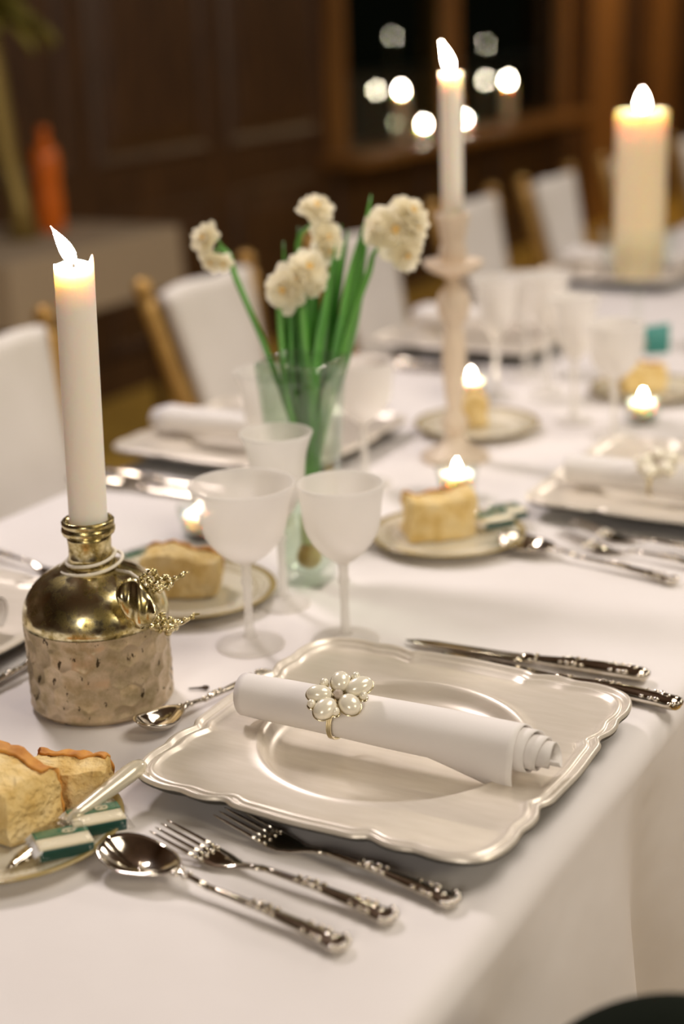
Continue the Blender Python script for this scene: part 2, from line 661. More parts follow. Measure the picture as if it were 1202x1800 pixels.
# ================================================================== builders
def charger():
    t = thing('charger_plate', '', 'plate')
    A = .164
    nT = 288

    def outl(a):
        c, s = math.cos(a), math.sin(a)
        R = A / (abs(c) ** 9 + abs(s) ** 9) ** (1 / 9)
        u = min(abs(s), abs(c)) / max(abs(s), abs(c))
        R += -.0058 * math.exp(-((u - .40) / .055) ** 2) - .003 * math.exp(-((u - .64) / .06) ** 2) + .0022 * math.exp(-(u / .2) ** 2) + .001
        return R
    O = [outl(2 * PI * i / nT) for i in range(nT)]

    def ring(d, z, wr=None, k=0):
        o = []
        z *= 1.18
        for i in range(nT):
            R = O[i] - d
            if wr is not None:
                R = R * (1 - k) + wr * k
            a = 2 * PI * i / nT
            o.append((R * math.cos(a), R * math.sin(a), z))
        return o
    rings = [ring(0, 0, .001, 1), ring(0, 0, .088, 1), ring(0, .0008, .097, 1), ring(.03, .009, .1, .35), ring(.006, .0155), ring(.0008, .0185),
             ring(0, .0205), ring(.0008, .0225), ring(.003, .0236), ring(.0052, .0228), ring(.0068, .0206), ring(.009, .0198), ring(.0105, .0208),
             ring(.0125, .0222), ring(.0148, .0212), ring(.0175, .0192), ring(.021, .0184)]
    for k in (.2, .45, .7, .88):
        rings.append(ring(.021, .0182, .116, k))
    for wr, z in ((.116, .0186), (.1145, .0192), (.112, .0186), (.109, .0160), (.106, .0120), (.102, .0088), (.096, .0068), (.088, .006), (.04, .006), (.001, .006)):
        rings.append(ring(0, z, wr, 1))
    obj('dish', MB().loft(rings[6:], False, True), M_CHAMP, t)
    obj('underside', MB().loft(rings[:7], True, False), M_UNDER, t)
    return t


def napkin():
    t = thing('napkin', '', 'napkin')
    TH = 2 * PI * 4.15
    a_end = -2.0                                        # the free edge lies low on the side facing -y

    def fn(u, v):
        th = TH * u
        k = u
        ang = a_end - (TH - th)
        x0 = -.126 + .006 * (1 - k) + .0015 * math.sin(th)
        x1 = .128 + .036 * (1 - k) ** .9 + .0015 * math.sin(th * 1.3)
        x = x0 + (x1 - x0) * v
        cone = .83 + .17 * v
        r = (.0075 + .0140 * k) * cone * (1 + .015 * math.sin(x * 45 + th * .5) + .02 * math.sin(ang * 2 + x * 18))
        fl = max(0, (u - .955) / .045)
        r += fl ** 1.4 * .012 * max(0, min(1, (v - .70) / .22)) + fl * .0012
        return (x, r * math.cos(ang), .0215 + r * math.sin(ang))
    obj('rolled_linen', MB().grid(fn, 230, 40), M_NAPKIN, t, solid=.0011)
    # inner end of the roll seen as a spiral
    return t


def ring_flower(big):
    """wire band with a flower of pearls; origin on the band's axis, the flower's centre given in local space"""
    t = thing('napkin_ring', '', 'napkin ring')
    for k in (-1, 0, 1):
        pts = [(k * .0016 + .004 * math.sin(a), .0232 * math.cos(a), .0232 * math.sin(a)) for a in [2 * PI * i / 40 for i in range(41)]]
        obj('band_wire', MB().tube(pts, .0009, 6, cap=False), M_GOLDW, t)
    n = Vector((.298, -.511, .806)).normalized()
    ux = Vector((.876, .482, -.019)).normalized()
    uy = n.cross(ux)
    c = n * .0285 + Vector((0, -.004, .001))
    P = lambda x, y, h=0: c + ux * x * .001 + uy * y * .001 + n * h * .001
    back = MB()
    for k, (x, y, la, lb) in enumerate(((1.0, 12.2, 9.2, 8.0), (16.2, 7.6, 12.0, 8.0), (-16.4, 1.0, 10.6, 7.6), (-11.6, -12.6, 10.8, 8.6), (8.4, -9.0, 10.0, 8.6))):
        a = math.atan2(y, x)
        d = (ux * math.cos(a) + uy * math.sin(a))
        e = n.cross(d)
        R = Matrix((d, e, n)).transposed()
        q = obj('large_pearl', MB().ell(P(x, y, 2.5), (la * .001, lb * .001, .0066), R, 20, 14), M_PEARL, t)
        rim = [P(x, y, .2) + (d * la * .001 * 1.03 * math.cos(b) + e * lb * .001 * 1.03 * math.sin(b)) for b in [2 * PI * i / 28 for i in range(29)]]
        obj('wire_setting', MB().tube(rim, .0007, 5, cap=False), M_GOLDW, q)
    for x, y in ((-12.5, 11.2), (13.5, 16.8), (19.6, -1.2), (-3.2, -15.5), (-22.6, -8.2)):
        obj('small_pearl', MB().ell(P(x, y, 3), .0036, None, 14, 10), M_PEARL, t)
        back.ell(P(x, y, -1.2), (.0042, .0042, .001), Matrix((ux, uy, n)).transposed(), 12, 6)
    obj('centre_crystal', MB().ell(P(-.9, -.3, 4), (.0046, .0042, .004), None, 7, 5), M_CRYST, t, smooth=False)
    for k in range(5):
        a = 2 * PI * k / 5 + .4
        back.tube([P(0, 0, -1), P(9 * math.cos(a), 9 * math.sin(a), -1.5), P(17 * math.cos(a), 17 * math.sin(a), -1)], .0008, 5)
    back.ell(P(0, 0, -1.5), (.010, .010, .0012), Matrix((ux, uy, n)).transposed(), 20, 6)
    obj('backing', back, M_GOLDW, t)['kind'] = 'stuff'
    return t


def sect(x, z, hw, ht, n=12, tilt=0):
    return [(x + tilt * math.sin(2 * PI * i / n) * ht, hw * math.cos(2 * PI * i / n), z + ht * math.sin(2 * PI * i / n)) for i in range(n)]


def handle_rings(L, x0, z0=.008, fat=1.14):
    xs = [(x0, .0026, .0021), (x0 + .012, .0027, .0022), (x0 + (L - x0) * .45, .0035 * fat, .0024 * fat), (x0 + (L - x0) * .68, .0054 * fat, .0027 * fat),
          (x0 + (L - x0) * .82, .0062 * fat, .0027 * fat), (x0 + (L - x0) * .90, .0078 * fat, .0029 * fat), (L - .008, .0090 * fat, .003 * fat), (L - .003, .0078 * fat, .0026 * fat), (L, .0035 * fat, .0015)]
    r = []
    for x, hw, ht in xs:
        k = (x - x0) / (L - x0)
        z = z0 * (1 - k) ** 1.6 + .0034 * k + .0006 + .0035 * math.sin(PI * k) * (1 if z0 > .005 else 0)
        r.append((x, z, hw, ht))
    return r


def ornament(hr, L):
    """beads and scrolls cast along a handle"""
    mb = MB()

    def zat(x):
        for (a, b) in zip(hr, hr[1:]):
            if a[0] <= x <= b[0]:
                k = (x - a[0]) / (b[0] - a[0])
                return [a[i] + (b[i] - a[i]) * k for i in (1, 2, 3)]
        return list(hr[-1][1:])
    for k in range(7):
        a = -1.25 + 2.5 * k / 6
        z, hw, ht = zat(L - .010)
        mb.ell((L - .010 + .0095 * math.cos(a), .0088 * math.sin(a), z + .0012), (.0029, .0025, .0026), None, 8, 6)
    for x, s in ((L - .020, 1.0), (L - .026, .8), (L - .034, .7), (L - .062, .8), (L - .069, 1.0), (L - .076, .9), (L - .083, .7)):
        z, hw, ht = zat(x)
        for sd in (-1, 1):
            mb.ell((x, sd * hw * .85, z + ht * .55), (.0034 * s, .0023 * s, .0024 * s), None, 8, 6)
    z, hw, ht = zat(L - .014)
    mb.ell((L - .014, 0, z + ht), (.0055, .0026, .0015), None, 10, 6)
    z, hw, ht = zat(L - .070)
    mb.ell((L - .072, 0, z + ht), (.008, .0017, .0012), None, 10, 6)
    return mb


def fork(L=.215):
    t = thing('fork', '', 'fork')
    head = [(.044, .0060, .0115, .0011), (.052, .0042, .0125, .0012), (.062, .0030, .0120, .0014), (.072, .0032, .0085, .0016), (.080, .0046, .0045, .0019), (.090, .0068, .0028, .0021), (.10, .0082, .0026, .0021)]
    obj('head', MB().loft([sect(*q) for q in head]), M_SILVER, t)
    for k in range(4):
        y = -.0102 + .0068 * k
        pts = [(.0455, y, .0058), (.034, y, .0082), (.020, y * 1.0, .0108), (.006, y * .98, .0134), (0, y * .97, .0146)]
        obj('tine', MB().tube(pts, [.0017, .0014, .0012, .0009, .0004], 8), M_SILVER, t)
    hr = handle_rings(L, .098)
    obj('handle', MB().loft([sect(*q) for q in hr]), M_SILVER, t)
    om = ornament(hr, L)
    for k in range(4):
        om.ell((.049, -.0102 + .0068 * k, .0060), (.0032, .0019, .0016), None, 8, 6)
    obj('ornament', om, M_SILVER, t)['kind'] = 'stuff'
    return t


def spoon(L=.225, bw=.0245, bl=.072):
    t = thing('spoon', '', 'spoon')

    def fn(u, v):
        a = 2 * PI * u
        r = v
        cx, sy = -math.cos(a), math.sin(a)
        shape = 1 + .10 * cx                             # egg shape, fuller towards the tip side
        x = bl / 2 + bl / 2 * r * cx
        y = bw * r * sy * (1 - .16 * (cx + .2))
        z = .0012 + .0105 * r ** 2.2 + .002 * max(0, cx) * r + .005 * max(0, -cx) * r * r
        return (x, y, z)
    obj('bowl', MB().grid(fn, 40, 12), M_SILVER, t, solid=.0014)
    nk = [(bl - .004, .0118, .0042, .0014), (bl + .004, .0122, .0030, .0018), (bl + .016, .0110, .0026, .0021), (bl + .03, .0090, .0026, .0021)]
    obj('neck', MB().loft([sect(*q) for q in nk]), M_SILVER, t)
    hr = handle_rings(L, bl + .028)
    obj('handle', MB().loft([sect(*q) for q in hr]), M_SILVER, t)
    om = ornament(hr, L)
    for sd in (-1, 1):
        om.ell((bl + .001, sd * .0042, .0122), (.004, .0016, .0018), None, 8, 6)
        om.ell((bl + .010, sd * .003, .0118), (.003, .0014, .0018), None, 8, 6)
    obj('ornament', om, M_SILVER, t)['kind'] = 'stuff'
    return t


def knife(L=.245):
    t = thing('table_knife', '', 'knife')
    bl = .125
    rings = []
    for i in range(13):
        k = i / 12
        x = bl * k
        hw = .0090 * min(1, (k / .22) ** .55) if k > 0 else .0006
        yc = -.001 + .003 * (1 - k) ** 3
        th = .0005 + .0013 * k
        rings.append([(x, yc - hw, .0045), (x, yc - hw * .2, .0045 + th), (x, yc + hw, .0045 + th * .9), (x, yc + hw, .0045 - th * .9), (x, yc - hw * .2, .0045 - th)])
    obj('blade', MB().loft(rings), M_SILVER, t)
    hs = [(bl - .004, .0058, .0035, .0028), (bl, .0058, .0062, .0048), (bl + .006, .0058, .0062, .005), (bl + .010, .0058, .0045, .0042), (bl + .04, .0066, .0070, .0058),
          (bl + .075, .0072, .0090, .0066), (L - .02, .0070, .0088, .0062), (L - .008, .0072, .0102, .0064), (L - .002, .0070, .0086, .0055), (L, .0066, .004, .003)]
    obj('handle', MB().loft([sect(*q) for q in hs]), M_SILVER, t)
    om = ornament([(a, b, c, d) for a, b, c, d in hs], L)
    for k in range(6):
        a = PI * k / 5
        om.ell((bl + .012, .0052 * math.cos(a), .006 + .0045 * math.sin(a)), .0018, None, 8, 6)
    obj('ornament', om, M_SILVER, t)['kind'] = 'stuff'
    return t


def bread_plate():
    t = thing('bread_plate', '', 'plate')
    pr = [(.0, .0), (.044, .0), (.046, .0015), (.05, .003), (.070, .0075), (.0835, .0115), (.0848, .0125), (.0838, .0138), (.080, .0125), (.066, .0092), (.056, .0068), (.050, .0052), (.044, .0048), (0, .0046)]
    pr = [(r * 1.09, z) for r, z in pr]
    obj('dish', MB().lathe(pr, 72), M_CHINA, t)
    return t


def bread_piece(name, w, d, h, seed, lean=.0, top=1.0):
    """a torn piece of white loaf: crumb block with a baked crust over its top"""
    t = thing(name, '', 'bread')
    n = 12
    so = Vector((seed * 7.3, seed * 3.1, seed))

    def pos(x, y, z):
        p = Vector((x * w / 2, y * d / 2, h * (z + 1) / 2))
        rr = 1 - .06 * (abs(x) ** 4 + abs(y) ** 4) * (1 if abs(z) > .9 else .4)
        p.x *= rr
        p.y *= rr
        p.z *= 1 - .10 * (x * x + y * y) / 2 * max(0, z)
        p.x += lean * p.z
        p.z *= 1 + .10 * math.sin(x * 2.2 + seed) * max(0, z)
        q = noise.noise_vector(p * 55 + so) * .0042 + noise.noise_vector(p * 170 + so) * .0014
        if z < -.9:
            q.z = 0
        return p + q
    mb = MB()
    for ax in range(3):
        for sg in (-1, 1):
            def fn(u, v, ax=ax, sg=sg):
                a, b = 2 * u - 1, 2 * v - 1
                if sg < 0:
                    a = -a
                return pos(*((sg, a, b) if ax == 0 else (-a, sg, b) if ax == 1 else (a, b, sg)))
            mb.grid(fn, n, n)
    obj('crumb', mb, M_CRUMB, t)

    def top_fn(k):
        def fn(u, v):
            a = 2 * u - 1
            s_ = v * 1.5
            edge = .45 + .22 * noise.noise(Vector((a * 2.2, seed, 1)))
            if s_ < .5:
                p = pos(a, edge + (1 - edge) * s_ / .5, 1)
                p.z += .0008
            else:
                p = pos(a, 1, 1 - 1.9 * (s_ - .5))
                p.y += .0008
                p.z += .0016 * (1.5 - s_)
            q = noise.noise_vector(p * 110 + so) * .0024
            return p * 1.006 + Vector((0, 0, .0004)) + q
        return fn
    obj('crust', MB().grid(top_fn(0), 22, 22), M_CRUST, t, solid=.002)
    return t


def packet():
    """two wrapped pats lying end to end under clear film"""
    t = thing('butter_packet', '', 'packet')
    w_, d_, h_ = .041, .031, .012
    b = obj('wrapped_block', MB().box((0, 0, h_ / 2), (w_, d_, h_)), M_CREAM, t, smooth=False, bevel=.0015)
    obj('green_band', MB().box((0, .0068, h_ + .0004), (w_ * .99, .0125, .0012)), M_GREEN, t, smooth=False, bevel=.0004)
    obj('side_band', MB().box((0, -d_ / 2 - .0003, h_ * .45), (w_ * .99, .001, h_ * .72)), M_DGREEN, t, smooth=False, bevel=.0003)
    obj('emblem', MB().tube([(.006 + .0046 * math.cos(a), .0046 + .0030 * math.sin(a), h_ + .0013) for a in [2 * PI * i / 20 for i in range(21)]], .0007, 5, cap=False), M_CREAM, t)
    obj('emblem_dot', MB().ell((.006, .0046, h_ + .0012), (.0016, .0011, .0005), None, 10, 6), M_CREAM, t)
    fm = MB()

    def film(u, v):
        x = (u - .5) * w_ * 1.28
        y = (v - .5) * d_ * 1.22
        k = min(1, max(0, (w_ * .56 - abs(x)) / .005)) * min(1, max(0, (d_ * .57 - abs(y)) / .003))
        return (x, y, .0025 + (h_ + .0008) * k + .0008 * noise.noise(Vector((x, y, 0)) * 240))
    fm.grid(film, 26, 16)
    obj('clear_wrapper', fm, M_FILM, t, solid=.0003)
    obj('crimped_seam', MB().grid(lambda u, v: (-.025 + .006 * u + .0006 * math.sin(v * 30), (v - .5) * .037, .006 + .004 * u + .0008 * math.sin(v * 55)), 3, 30), M_WHITE, t, solid=.0005)
    return t


def butter_knife():
    t = thing('butter_knife', '', 'knife')
    bl = .062
    rings = []
    for i in range(9):
        k = i / 8
        hw = .0075 * min(1, (k / .3) ** .6) if k > 0 else .0005
        rings.append([(bl * k, -hw, 0), (bl * k, 0, .001), (bl * k, hw, 0), (bl * k, 0, -.001)])
    obj('blade', MB().loft(rings), M_SILVER, t)
    hs = [(bl, 0, .0040, .0036), (bl + .02, 0, .0058, .005), (bl + .05, 0, .0075, .006), (bl + .078, 0, .0088, .0068), (bl + .088, 0, .0082, .0062), (bl + .094, 0, .0055, .0042), (bl + .096, 0, .001, .001)]
    obj('handle', MB().loft([sect(*q, 16) for q in hs]), M_HORN, t)
    om = MB()
    for k in range(10):
        a = 2 * PI * k / 10
        om.ell((bl + .001, .0046 * math.cos(a), .0042 * math.sin(a)), .0016, None, 8, 6)
        om.ell((bl - .004, .004 * math.cos(a), .0032 * math.sin(a)), .0012, None, 8, 6)
    obj('collar', om, M_SILVER, t)['kind'] = 'stuff'
    return t


def goblet_builder(name, rim, h, bowl_h, waist, flare, foot=.034):
    def b():
        t = thing(name, '', 'goblet')
        z0 = h - bowl_h
        outer = []
        for i in range(17):
            k = i / 16
            r = waist * rim * math.sin(PI / 2 * min(1, k * 1.7 + .0)) ** .62 if k > 0 else .005
            r = max(r, .005)
            if k > .5:
                q = (k - .5) / .5
                r = waist * rim + (rim - waist * rim) * q ** flare
            outer.append((r, z0 + bowl_h * k))
        th = .0022
        inner = [(max(r - th, .0001), z + (th * 1.6 if i == 0 else 0)) for i, (r, z) in enumerate(outer)]
        pr = outer + [(rim - th * .5, h + .0009)] + inner[::-1]
        pr = pr[:-1] + [(.0005, z0 + .005)]
        obj('bowl', MB().lathe(pr, 56), M_FROST, t)
        st = [(.0055, z0 + .003), (.0050, z0 - .004), (.0048, z0 - .012), (.0062, z0 - .018), (.0046, z0 - .024), (.0042, (z0) * .45), (.0052, .014), (.008, .008)]
        obj('stem', MB().lathe(st, 20), M_FROST, t)
        obj('foot', MB().lathe([(.0, .0), (foot, .0), (foot + .0006, .0012), (foot, .0024), (foot * .6, .0045), (.009, .0078), (.005, .011), (0, .0115)], 48), M_FROST, t)
        return t
    return b


def flame_mb(h=.032, r=.0055, lean=(0, 0)):
    pts = []
    rad = []
    for i in range(11):
        k = i / 10
        pts.append((lean[0] * k ** 1.2, lean[1] * k ** 1.2, h * k))
        rad.append(max(.0003, r * (math.sin(PI * min(1, k * 1.02 + .02) ** .62)) ** .9))
    return MB().tube(pts, rad, 12)


def tealight():
    t = thing('tealight_holder', '', 'tealight')
    R, H = .028, .041
    pr = [(0, 0), (.022, 0), (.024, .002), (R * .9, .02), (R, H), (R - .0012, H + .0006), (R - .0024, H), (R * .9 - .003, .021), (.021, .007), (0, .0065)]
    obj('glass_cup', MB().lathe(pr, 40), M_GLASS, t)
    obj('inner_cup', MB().lathe([(0, .0075), (.0205, .0075), (.0215, .009), (.0232, .033), (.0236, .0335), (.0228, .033), (.0208, .010), (0, .0095)], 32), M_GLASS, t)
    obj('wax', MB().lathe([(0, .0100), (.0203, .0102), (.0222, .0315), (.0195, .0305), (0, .0295)], 32), M_WAX, t)
    obj('wick', MB().tube([(0, 0, .028), (0, 0, .035)], .0009, 6), M_WICK, t)
    f = obj('flame', flame_mb(.016, .0042), M_FLAME, t, loc=(0, 0, .0335))
    return t


def chair():
    """gilded chair with a flared back covered in white fabric, facing +x; origin on the floor under the seat"""
    t = thing('banquet_chair', '', 'chair')
    sh = .45
    bx0, bx1, zt = -.20, -.29, .852
    wb, wt = .125, .178
    for s in (-1, 1):
        pts = [(-.235, s * wb, 0), (-.20, s * wb, sh * .6), (bx0, s * wb, sh), (bx0 - .05, s * (wb + .008), sh + .16), (bx1, s * wt, zt - .035), (bx1 - .012, s * (wt + .002), zt)]
        obj('back_post', MB().tube(pts, [.014, .015, .018, .018, .0175, .016], 10), M_GILT, t)
        obj('finial', MB().ell((bx1 - .013, s * (wt + .002), zt + .008), +.020, None, 12, 8), M_GILT, t)
        obj('front_leg', MB().tube([(.085, s * .150, 0), (.085, s * .155, sh - .02)], [.011, .017], 10), M_GILT, t)
        obj('side_stretcher', MB().tube([(-.21, s * wb, .20), (.085, s * .152, .22)], .009, 8), M_GILT, t)
    obj('seat_frame', MB().box((-.05, 0, sh - .025), (.30, .33, .04)), M_GILT, t, smooth=False, bevel=.01)
    obj('seat', MB().box((-.05, 0, sh + .02), (.295, .325, .05)), M_FABRIC, t, bevel=.02)

    def cover(off):
        def fn(u, v):
            k = v
            hw = (wb - .036) + (wt - wb) * k
            y = (2 * u - 1) * hw
            z = sh + .03 + (zt - .035 - sh) * k
            x = bx0 + (bx1 - bx0) * (max(0, (z - sh)) / (zt - sh)) ** 1.15
            return (x + off + .012 * (1 - (2 * u - 1) ** 2), y, z + .012 * (1 - (2 * u - 1) ** 2) * k + .004 * math.sin(u * 9) * k)
        return fn
    obj('back_cover', MB().grid(cover(.004), 14, 14), M_FABRIC, t, solid=.028)
    obj('back_rail', MB().tube([(bx0 - .02, -wb, sh + .10), (bx0 - .02, wb, sh + .10)], .010, 8), M_GILT, t)
    return t


# ================================================================== place settings
SP = .765
LABEL = {}


def rot2(p, c, half):
    return Vector((2 * c[0] - p[0], 2 * c[1] - p[1], p[2])) if half else Vector(p)


def seg_place(key, builder, tip, end, z, label, group=None):
    """cutlery by its tip and the end of its handle on the table"""
    d = end - tip
    return put(key, builder, (tip.x, tip.y, T + z), math.atan2(d.y, d.x), label, group)


EPS = .0006
CEN = Vector((-.004, .004, 0))
# -- the near front setting, measured from the photograph
put('charger', charger, (CEN.x, CEN.y, T + EPS), 0, 'champagne charger with scalloped rim in front, under the napkin with the sharp pearl ring')
put('napkin', napkin, (-.010, -.016, T + .0252), .02, 'rolled white linen napkin through the pearl flower ring in front')
ringc = at_z(604, 1220, .066) - (Vector((.298, -.511, .806)).normalized() * .0285 + Vector((0, -.004, .001)))
put('ring', lambda: ring_flower(True), (ringc.x + .004, -.0165, T + .0469), .0, 'pale gold wire napkin ring topped with a flower of cream pearls in focus in front')
seg_place('spoon', spoon, at_z(186, 1488, .010), at_z(606, 1668, .003), EPS, 'silver soup spoon lying outermost of the cutlery nearest the viewer')
seg_place('fork', fork, at_z(278, 1452, .0146), at_z(758, 1643, .003), EPS, 'silver ornate fork between the soup spoon and the fork touching the front charger')
seg_place('fork', fork, at_z(390, 1424, .0146), at_z(873, 1616, .003), EPS, 'silver ornate fork whose tines reach the rim of the front charger')
seg_place('knife', knife, at_z(712, 1128, .004), at_z(1128, 1192, .004), EPS, 'silver table knife lying farther out, behind the front charger')
seg_place('knife', knife, at_z(776, 1150, .004), at_z(1174, 1240, .004), EPS, 'silver table knife half hidden behind the far rim of the front charger')
seg_place('dessert', lambda: spoon(.165, .0185, .052), at_z(244, 1291, .006), at_z(442, 1202, .003), EPS, 'silver dessert spoon between the speckled bottle and the front charger')
bc1 = Vector((-.2165, -.2395, T + EPS))
put('bread_plate', bread_plate, bc1, .3, 'gold patterned china side plate with bread and butter packets, nearest the viewer')
put('bread1', lambda: bread_piece('bread_chunk', .125, .058, .050, 1.7, -.10), (-.246, -.232, T + .0075), -.06, 'large torn chunk of white bread with orange crust on the nearest side plate')
put('bread2', lambda: bread_piece('bread_chunk', .060, .036, .033, 4.2), (-.200, -.178, T + .0085), .45, 'smaller slice of bread tucked behind the large chunk on the nearest side plate')
bk = put('butter_knife', butter_knife, at_z(60, 1478, .022), math.radians(54), 'butter knife with pearly handle resting across the nearest side plate')
a_, b_ = at_z(12, 1528, .014), at_z(209, 1374, .027)
bk.location = a_
dv = b_ - a_
bk.rotation_euler = dv.to_track_quat('X', 'Z').to_euler()
for (px, py, lab) in ((110, 1484, 'green and cream butter packet in clear film at the front of the nearest side plate'), (168, 1444, 'green and cream butter packet beside the pearly knife handle on the nearest side plate')):
    c = at_z(px, py, .015)
    q = put('packet', packet, (c.x, c.y, T + .0098), math.radians(52), lab)
    q.rotation_euler = (math.radians(-4), math.radians(2), math.radians(52))

GOB = {'gob_tall': (goblet_builder('flared_goblet', .0385, .190, .098, .74, 2.2, .028), 'narrow flared'),
       'gob_wide': (goblet_builder('water_goblet', .0525, .169, .083, .82, 1.6), 'wide'),
       'gob_wine': (goblet_builder('wine_goblet', .0425, .166, .083, .90, 1.3), 'rounded')}
for key, px, py, lab in (('gob_tall', 499, 1063, 'tall narrow frosted goblet with flared rim, middle of the three before the vase'),
                         ('gob_wide', 440, 1134, 'widest frosted goblet beside the speckled bottle, left of the three before the vase'),
                         ('gob_wine', 608, 1128, 'rounded frosted wine goblet just behind the front charger, right of the three')):
    p_ = at_z(px, py, 0)
    put(key, GOB[key][0], (p_.x, p_.y, T + EPS), 0, lab, 'frosted goblets on the table')


def setting(c, half, where, parts, jig=(0, 0)):
    """another place setting, laid the same way about its charger's centre c"""
    def P(x, y, z):
        s = -1 if half else 1
        return (c[0] + s * x + (jig[0] if False else 0), c[1] + s * y, T + z)
    rz = PI if half else 0
    G = lambda s: s
    if 'charger' in parts:
        put('charger', charger, P(0, 0, EPS), rz, 'square champagne charger plate ' + where, 'charger plates farther along the table')
    if 'napkin' in parts:
        put('napkin', napkin, P(-.006 + jig[0], -.02 + jig[1], .0252), rz + .02, 'rolled white napkin on the charger ' + where, 'rolled napkins farther along the table')
    if 'ring' in parts:
        put('ring', None, P(-.02 + jig[0], -.02 + jig[1], .0469), rz + .02, 'pearl napkin ring ' + where)
    if 'fork' in parts:
        for k, (dy, nm) in enumerate(((-.178, 'inner'), (-.222, 'outer'))):
            put('fork', None, P(-.085, dy, EPS), rz - .14, nm + ' silver fork beside the charger ' + where, 'forks farther along the table')
    if 'spoon' in parts:
        put('spoon', None, P(-.14, -.262, EPS), rz - .16, 'silver soup spoon ' + where, 'soup spoons farther along the table')
    if 'knife' in parts:
        for k, (dy, nm) in enumerate(((.198, 'inner'), (.236, 'outer'))):
            put('knife', None, P(-.09, dy, EPS), rz + .05, nm + ' silver knife beside the charger ' + where, 'knives farther along the table')
    if 'dessert' in parts:
        put('dessert', None, P(-.186, -.075, EPS), rz + 1.53, 'silver dessert spoon above the charger ' + where)


setting((.0, SP + .03), False, 'at the second near place, right of the bread plate', 'charger napkin ring fork spoon knife', (.0, -.05))
setting((-.592, .010), True, 'across the table behind the speckled bottle', 'charger napkin dessert fork', (0, 0))
setting((-.625, SP + .02), True, 'across the table behind the vase', 'charger napkin knife fork', (0, .07))
setting((-.625, SP * 2 + .02), True, 'across the table behind the tall candlestick', 'charger napkin knife fork', (0, 0))
setting((.0, SP * 2 + .02), False, 'at the third near place, by the frame edge', 'charger napkin fork spoon', (0, 0))
setting((-.625, SP * 3), True, 'across the table before the pillar candle', 'charger napkin', (0, 0))

# bread plates along the table
for px, py, br, rz, lab, seed in (
        (338, 1046, (.085, .045, .047), .45, 'behind the speckled bottle', 0),
        (786, 946, (.080, .050, .052), .75, 'right of the wine goblet, by the tealight', 1),
        (838, 752, (.05, .045, .045), .6, 'behind the tall candlestick', 2),
        (1140, 690, (.07, .05, .045), .6, 'far along the near side, by a tealight', 3)):
    c = at_z(px, py, .004)
    put('bread_plate', bread_plate, (c.x, c.y, T + EPS), rz, 'ivory china side plate with bread, ' + lab)
    put('bread_%d' % seed, lambda br=br, seed=seed: bread_piece('bread_chunk', *br, 9.1 + seed * 2.3, .08), (c.x - .012, c.y - .002, T + .0075), rz, 'torn crusty bread on the side plate ' + lab)
c = at_z(252, 985, .016)
q = put('packet', packet, (c.x, c.y, T + .012), 1.3, 'green butter packet behind the bread, behind the speckled bottle')
for px, py, rz, lab in ((868, 915, .9, 'green butter packet beside the bread next to the wine goblet'), (890, 902, .9, 'cream and green butter packet at the outer rim of that side plate, near the spoon')):
    c = at_z(px, py, .016)
    put('packet', packet, (c.x, c.y, T + .010), rz, lab)
c = at_z(1134, 652, .03)


def teal_pack():
    t = thing('upright_packet', '', 'packet')
    obj('wrapper', MB().loft([[(-.02, -.008, 0), (.02, -.008, 0), (.02, .008, 0), (-.02, .008, 0)], [(-.021, -.009, .028), (.021, -.009, .028), (.021, .009, .028), (-.021, .009, .028)],
                              [(-.019, -.002, .046), (.022, -.002, .05), (.022, .002, .05), (-.019, .002, .046)]]), M_TEAL, t, smooth=False, bevel=.002)
    obj('foil_end', MB().ell((-.024, -.004, .02), (.009, .006, .012), None, 10, 8), M_CUP, t)
    return t


put('teal', teal_pack, (c.x, c.y + .05, T + .048), .6, 'teal green packet standing on the bread far along the near side')

# goblets farther along
for key, px, py, lab in (('gob_wine', 642, 852, 'frosted goblet right of the glass vase, at the setting across the table'),
                         ('gob_tall', 478, 915, 'frosted goblet seen left of the glass vase, at the setting across the table'),
                         ('gob_tall', 872, 698, 'slender frosted goblet right behind the tall candlestick'),
                         ('gob_tall', 961, 688, 'tallest frosted goblet of the cluster right of the candlestick'),
                         ('gob_tall', 1008, 742, 'second tallest frosted goblet in the middle of the cluster right of the candlestick'),
                         ('gob_wine', 1078, 768, 'rounded frosted goblet at the right end of the cluster by the tealight'),
                         ('gob_wide', 925, 660, 'wide frosted goblet behind the cluster right of the candlestick')):
    p_ = at_z(px, py, 0)
    put(key, GOB[key][0], (p_.x, p_.y, T + EPS), 0, lab, 'frosted goblets on the table')

# tealights: the lit wax sits about 26 mm above the cloth
for px, py, lab in ((352, 902, 'tealight in a clear glass left of the frosted goblets'), (803, 832, 'tealight in a clear glass behind the bread, right of the vase'),
                    (828, 668, 'tealight in a clear glass right behind the candlestick'), (1130, 706, 'tealight in a clear glass before the bread, rightmost of the tealights')):
    p_ = at_z(px, py, .031)
    put('tealight', tealight, (p_.x, p_.y, T + EPS), 0, lab)

# ================================================================== the mercury glass bottle with its candle
BP = Vector((-.3055, -.0025, T + EPS))
bt = thing('bottle_candle_holder', 'squat speckled mercury glass bottle with hammered sides and gold shoulder holding a taper candle', 'candle holder', BP)
NR = 200
bprof = [(.0001, .0), (.058, .0), (.063, .0015), (.0655, .005)]
rows = []
for i in range(86):
    z = .006 + (.084 - .006) * i / 85
    rows.append((.0665, z))


